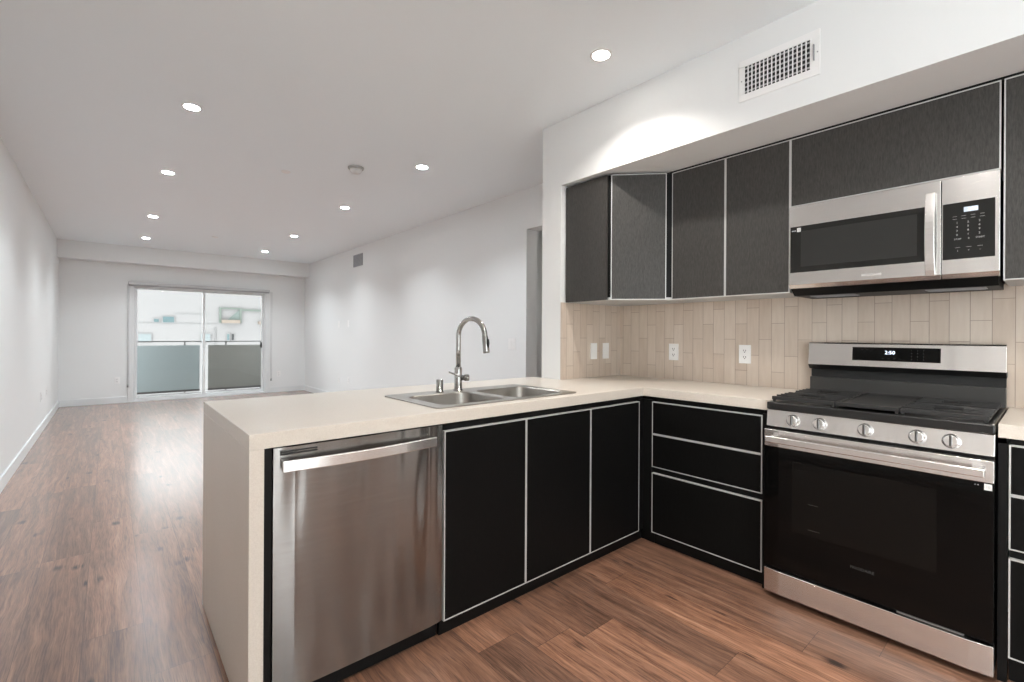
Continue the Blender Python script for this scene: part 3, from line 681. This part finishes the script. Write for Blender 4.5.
# control panel, slightly leaning back
cp = MB().prof([(XCP, .7996), (XCP+.012, .8766), (XRD+.07, .8766), (XRD+.07, .7996)], Y0, Y1).build('control_panel', STEEL, r, .003)
nrm = Vector((-.0770, 0, .012)).normalized()
for y in (.781, .675, .512, .348, .251):
    k_ = MB().lathe((XCP+.0055, y, .836), nrm, [(.0275, 0), (.0275, .004), (.0235, .007), (.0225, .022), (.019, .025)], 28).build('knob', CHROME if 0 else STEEL, r)
    MB().quadbox([Vector((XCP+.0055, y, .836))+nrm*.0252+Vector((0, a, b_)) for a, b_ in ((-.0045, -.021), (.0045, -.021), (.0045, .021), (-.0045, .021))],
                 [Vector((XCP+.0055, y, .836))+nrm*.034+Vector((0, a, b_)) for a, b_ in ((-.003, -.019), (.003, -.019), (.003, .019), (-.003, .019))]).build('knob_grip', plain('knob_grip_dark', (.12, .118, .115, 1), .35, .9), k_, .001)
# cooktop with shallow tray
MB().box(XCP+.004, 2.955, Y0, Y1, .8772, .912).build('cooktop', BLACKM, r, .006, 3)
ZG = .938
def grate(y0, y1, xf, xb, flat=False):
    m = MB(); w_ = .007
    dz_ = 0 if flat else .006
    m.box(xf, xf+.014, y0, y1, ZG-.016, ZG).box(xb-.012, xb, y0, y1, ZG-.014, ZG).box(xf+.014, xb-.012, y0, y0+.012, ZG-.016, ZG-dz_).box(xf+.014, xb-.012, y1-.012, y1, ZG-.016, ZG-dz_)
    for a in (xf+.004, xb-.016):
        for b_ in (y0+.002, y1-.014): m.box(a, a+.012, b_, b_+.012, .9125, ZG-.014)
    if flat:
        m.box(xf+.016, xb-.012, y0+.012, y1-.012, ZG-.012, ZG-.004)
        return m.build('griddle_plate', CAST, r, .002)
    xm_, ym = (xf+xb)/2, (y0+y1)/2
    m.box(xm_-w_/2, xm_+w_/2, y0+.012, y1-.012, ZG-.012, ZG)
    for q in (1, 2, 3, 4, 5, 6, 7, 8, 9):
        xx = xf+.016+(xb-xf-.028)*q/10
        if abs(xx-xm_) < .012: continue
        near = min(abs(xx-(xf+(xb-xf)*.27)), abs(xx-(xf+(xb-xf)*.73))) < .045
        ln = .070 if near else (y1-y0)/2-.012
        m.box(xx-w_/2, xx+w_/2, y0-.002, y0+.012+ln, ZG-.0118, ZG+.002).box(xx-w_/2, xx+w_/2, y1-.012-ln, y1+.002, ZG-.0118, ZG+.002)
    return m.build('grate', CAST, r, .0015)
GX0, GX1 = 2.392, 2.925
grate(.628, .880, GX0, GX1); grate(.407, .6265, GX0, GX1, True); grate(.154, .4055, GX0, GX1)
for x, y, rr in ((2.535, .754, .045), (2.785, .754, .036), (2.535, .28, .050), (2.785, .28, .036), (2.66, .517, .04)):
    bb_ = MB().lathe((x, y, .9122), (0, 0, 1), [(rr+.012, 0), (rr+.012, .003), (rr, .005), (rr*.95, .010)], 24).build('burner', plain('burner_alloy', (.30, .29, .28, 1), .4, .8), r)
    MB().lathe((x, y, .9224), (0, 0, 1), [(rr*.8, 0), (rr*.8, .003), (rr*.72, .004)], 24).build('burner_cap', CAST, bb_)
# backguard
XB = 2.952
MB().box(XB+.008, 3.018, Y0+.003, Y1-.003, .9125, 1.000).build('back_panel', plain('grey_enamel', (.045, .044, .042, 1), .4), r, .003)
MB().box(XB+.034, 3.018, Y0+.003, Y1-.003, 1.0003, 1.044).build('vent_slot', DARK, r)
MB().prof([(XB+.012, 1.0445), (XB-.011, 1.0685), (3.018, 1.0685), (3.018, 1.0445)], Y0, Y1).build('vent_lip', BLACKM, r)
bgd = MB().prof([(XB-.0135, 1.069), (XB, 1.183), (XB+.006, 1.190), (3.018, 1.190), (3.018, 1.069)], Y0, Y1).build('backguard', STEEL, r, .0015)
sl = Vector((.012, 0, .1015)).normalized(); nb = Vector((-sl.z, 0, sl.x))
def onbg(y, z, d_): 
    return Vector((XB-.012+(z-1.0815)*.118, y, z)) + nb*d_
def bgbox(y0, y1, z0, z1, d0, d1):
    return MB().quadbox([onbg(y1, z0, d0), onbg(y0, z0, d0), onbg(y0, z1, d0), onbg(y1, z1, d0)], [onbg(y1, z0, d1), onbg(y0, z0, d1), onbg(y0, z1, d1), onbg(y1, z1, d1)])
dp = bgbox(.350, .693, 1.100, 1.168, .0003, .002).build('display_panel', BGLASS, bgd)
lettering('clock_digits', '2:50', .024, onbg(.538, 1.142, .0026), (0, -1, 0), sl, LCD, dp)
for i in range(3): lettering('button_print', '\u2013', .018, onbg(.652-.022*i, 1.156, .0024), (0, -1, 0), sl, PRINTD, dp)
for i in range(4): lettering('button_print', '\u2013', .018, onbg(.565-.022*i, 1.113, .0024), (0, -1, 0), sl, PRINTD, dp)
for i in range(3):
    for j in range(4): lettering('button_print', str((j*3+i+1) % 10), .009, onbg(.455-.022*i, 1.156-.015*j, .0024), (0, -1, 0), sl, PRINTD, dp)
# ------------------------------------------------------------------ microwave
XM = 2.6583; MZ0, MZ1 = 1.4659, 1.8835; MY0, MY1 = .1445, .8995
mw = thing('microwave', 'stainless steel over-the-range microwave below the short wall cabinet', 'microwave', (2.84, .52, MZ0))
MB().box(XM+.035, XW-.002, MY0+.004, MY1-.004, MZ0-.006, MZ1).build('case', BODYB, mw)
# underside sloping tray
MB().prof([(XM+.012, MZ0-.001), (XM+.06, MZ0-.034), (XW-.03, MZ0-.034), (XW-.03, MZ0-.0065), (XM+.034, MZ0-.0065), (XM+.034, MZ0-.001)], MY0+.006, MY1-.006).build('bottom_tray', BODYB, mw)
for a, b_ in ((.19, .38), (.64, .83)):
    g_ = MB().box(XM+.09, XM+.19, a, b_, MZ0-.037, MZ0-.0345)
    for i in range(5): g_.box(XM+.095+.02*i, XM+.102+.02*i, a+.005, b_-.005, MZ0-.039, MZ0-.0372)
    g_.build('filter', GREYP, mw)
def mbox(y0, y1, z0, z1, x0=0, x1=.033): return MB().box(XM+x0, XM+x1, y0, y1, z0, z1)
mprof = [(XM, MZ0+.020), (XM, MZ1), (XM+.033, MZ1), (XM+.033, MZ0), (XM+.014, MZ0)]
dr = MB().prof(mprof, .318, MY1).build('door', STEEL, mw, .002)
gl_ = mbox(.355, .893, 1.547, 1.781, -.0016, -.0002).build('door_glass', MGLASS, dr)
mbox(.395, .845, 1.575, 1.755, -.0022, -.0017).build('mesh_window', MGLASSW, gl_)
pn = MB().prof(mprof, MY0, .3155).build('control_housing', STEEL, mw, .002)
kp = MB(); kp = mbox(.158, .312, 1.545, 1.778, -.0016, -.0002).build('keypad', MGLASS, pn)
lc = mbox(.206, .248, 1.736, 1.756, -.0022, -.0017).build('display', LCDB, kp)
lettering('clock_digits', '2:50', .017, (XM-.0027, .222, 1.746), (0, -1, 0), (0, 0, 1), LCD, lc)
rows = [1.722, 1.711]
for z in rows:
    for i in range(4): lettering('button_print', '\u2014', .013, (XM-.002, .275-.027*i, z), (0, -1, 0), (0, 0, 1), PRINT, kp)
for j in range(4):
    for i in range(3): lettering('button_print', str((j*3+i+1) % 10), .011, (XM-.002, .268-.033*i, 1.694-.0165*j), (0, -1, 0), (0, 0, 1), PRINT, kp)
for i, s_ in enumerate(('STOP', '0', 'START')): lettering('button_print', s_, .009, (XM-.002, .266-.033*i, 1.627), (0, -1, 0), (0, 0, 1), PRINT, kp)
for i, s_ in enumerate(('\u2014', '\u2014', '\u2014')): lettering('button_print', s_, .015, (XM-.002, .266-.033*i, 1.593), (0, -1, 0), (0, 0, 1), PRINT, kp)
for i, s_ in enumerate(('1', '+', '\u2013')): lettering('button_print', s_, .010, (XM-.002, .266-.033*i, 1.578), (0, -1, 0), (0, 0, 1), PRINT, kp)
lettering('brand_lettering', 'FRIGIDAIRE', .015, (XM-.0006, .555, 1.507), (0, -1, 0), (0, 0, 1), plain('embossed_print', (.78, .77, .75, 1), .4), dr)
mbox(.845, .862, 1.753, 1.773, -.0024, -.0017).build('warranty_label', STICK, gl_)
lettering('label_lettering', 'SAVE', .009, (XM-.0022, .876, 1.760), (0, -1, 0), (0, 0, 1), STICK, gl_)
lettering('label_lettering', '10', .011, (XM-.0029, .8535, 1.763), (0, -1, 0), (0, 0, 1), PRINT, gl_)
P = []
for i in range(15):
    tt = i/14; P.append((XM-.014-.026*(1-(2*tt-1)**2), 1.480+.355*tt))
q_ = [(x+.011, z) for x, z in reversed(P)]
hd = MB().prof(P+q_, .333, .366).build('handle', STEEL, mw, .003)
MB().box(XM-.013, XM-.0005, .339, .360, 1.484, 1.506).box(XM-.013, XM-.0005, .339, .360, 1.809, 1.831).build('handle_foot', STEEL, hd)
# remove scratch property
for o in bpy.data.objects:
    if '_w' in o: del o['_w']
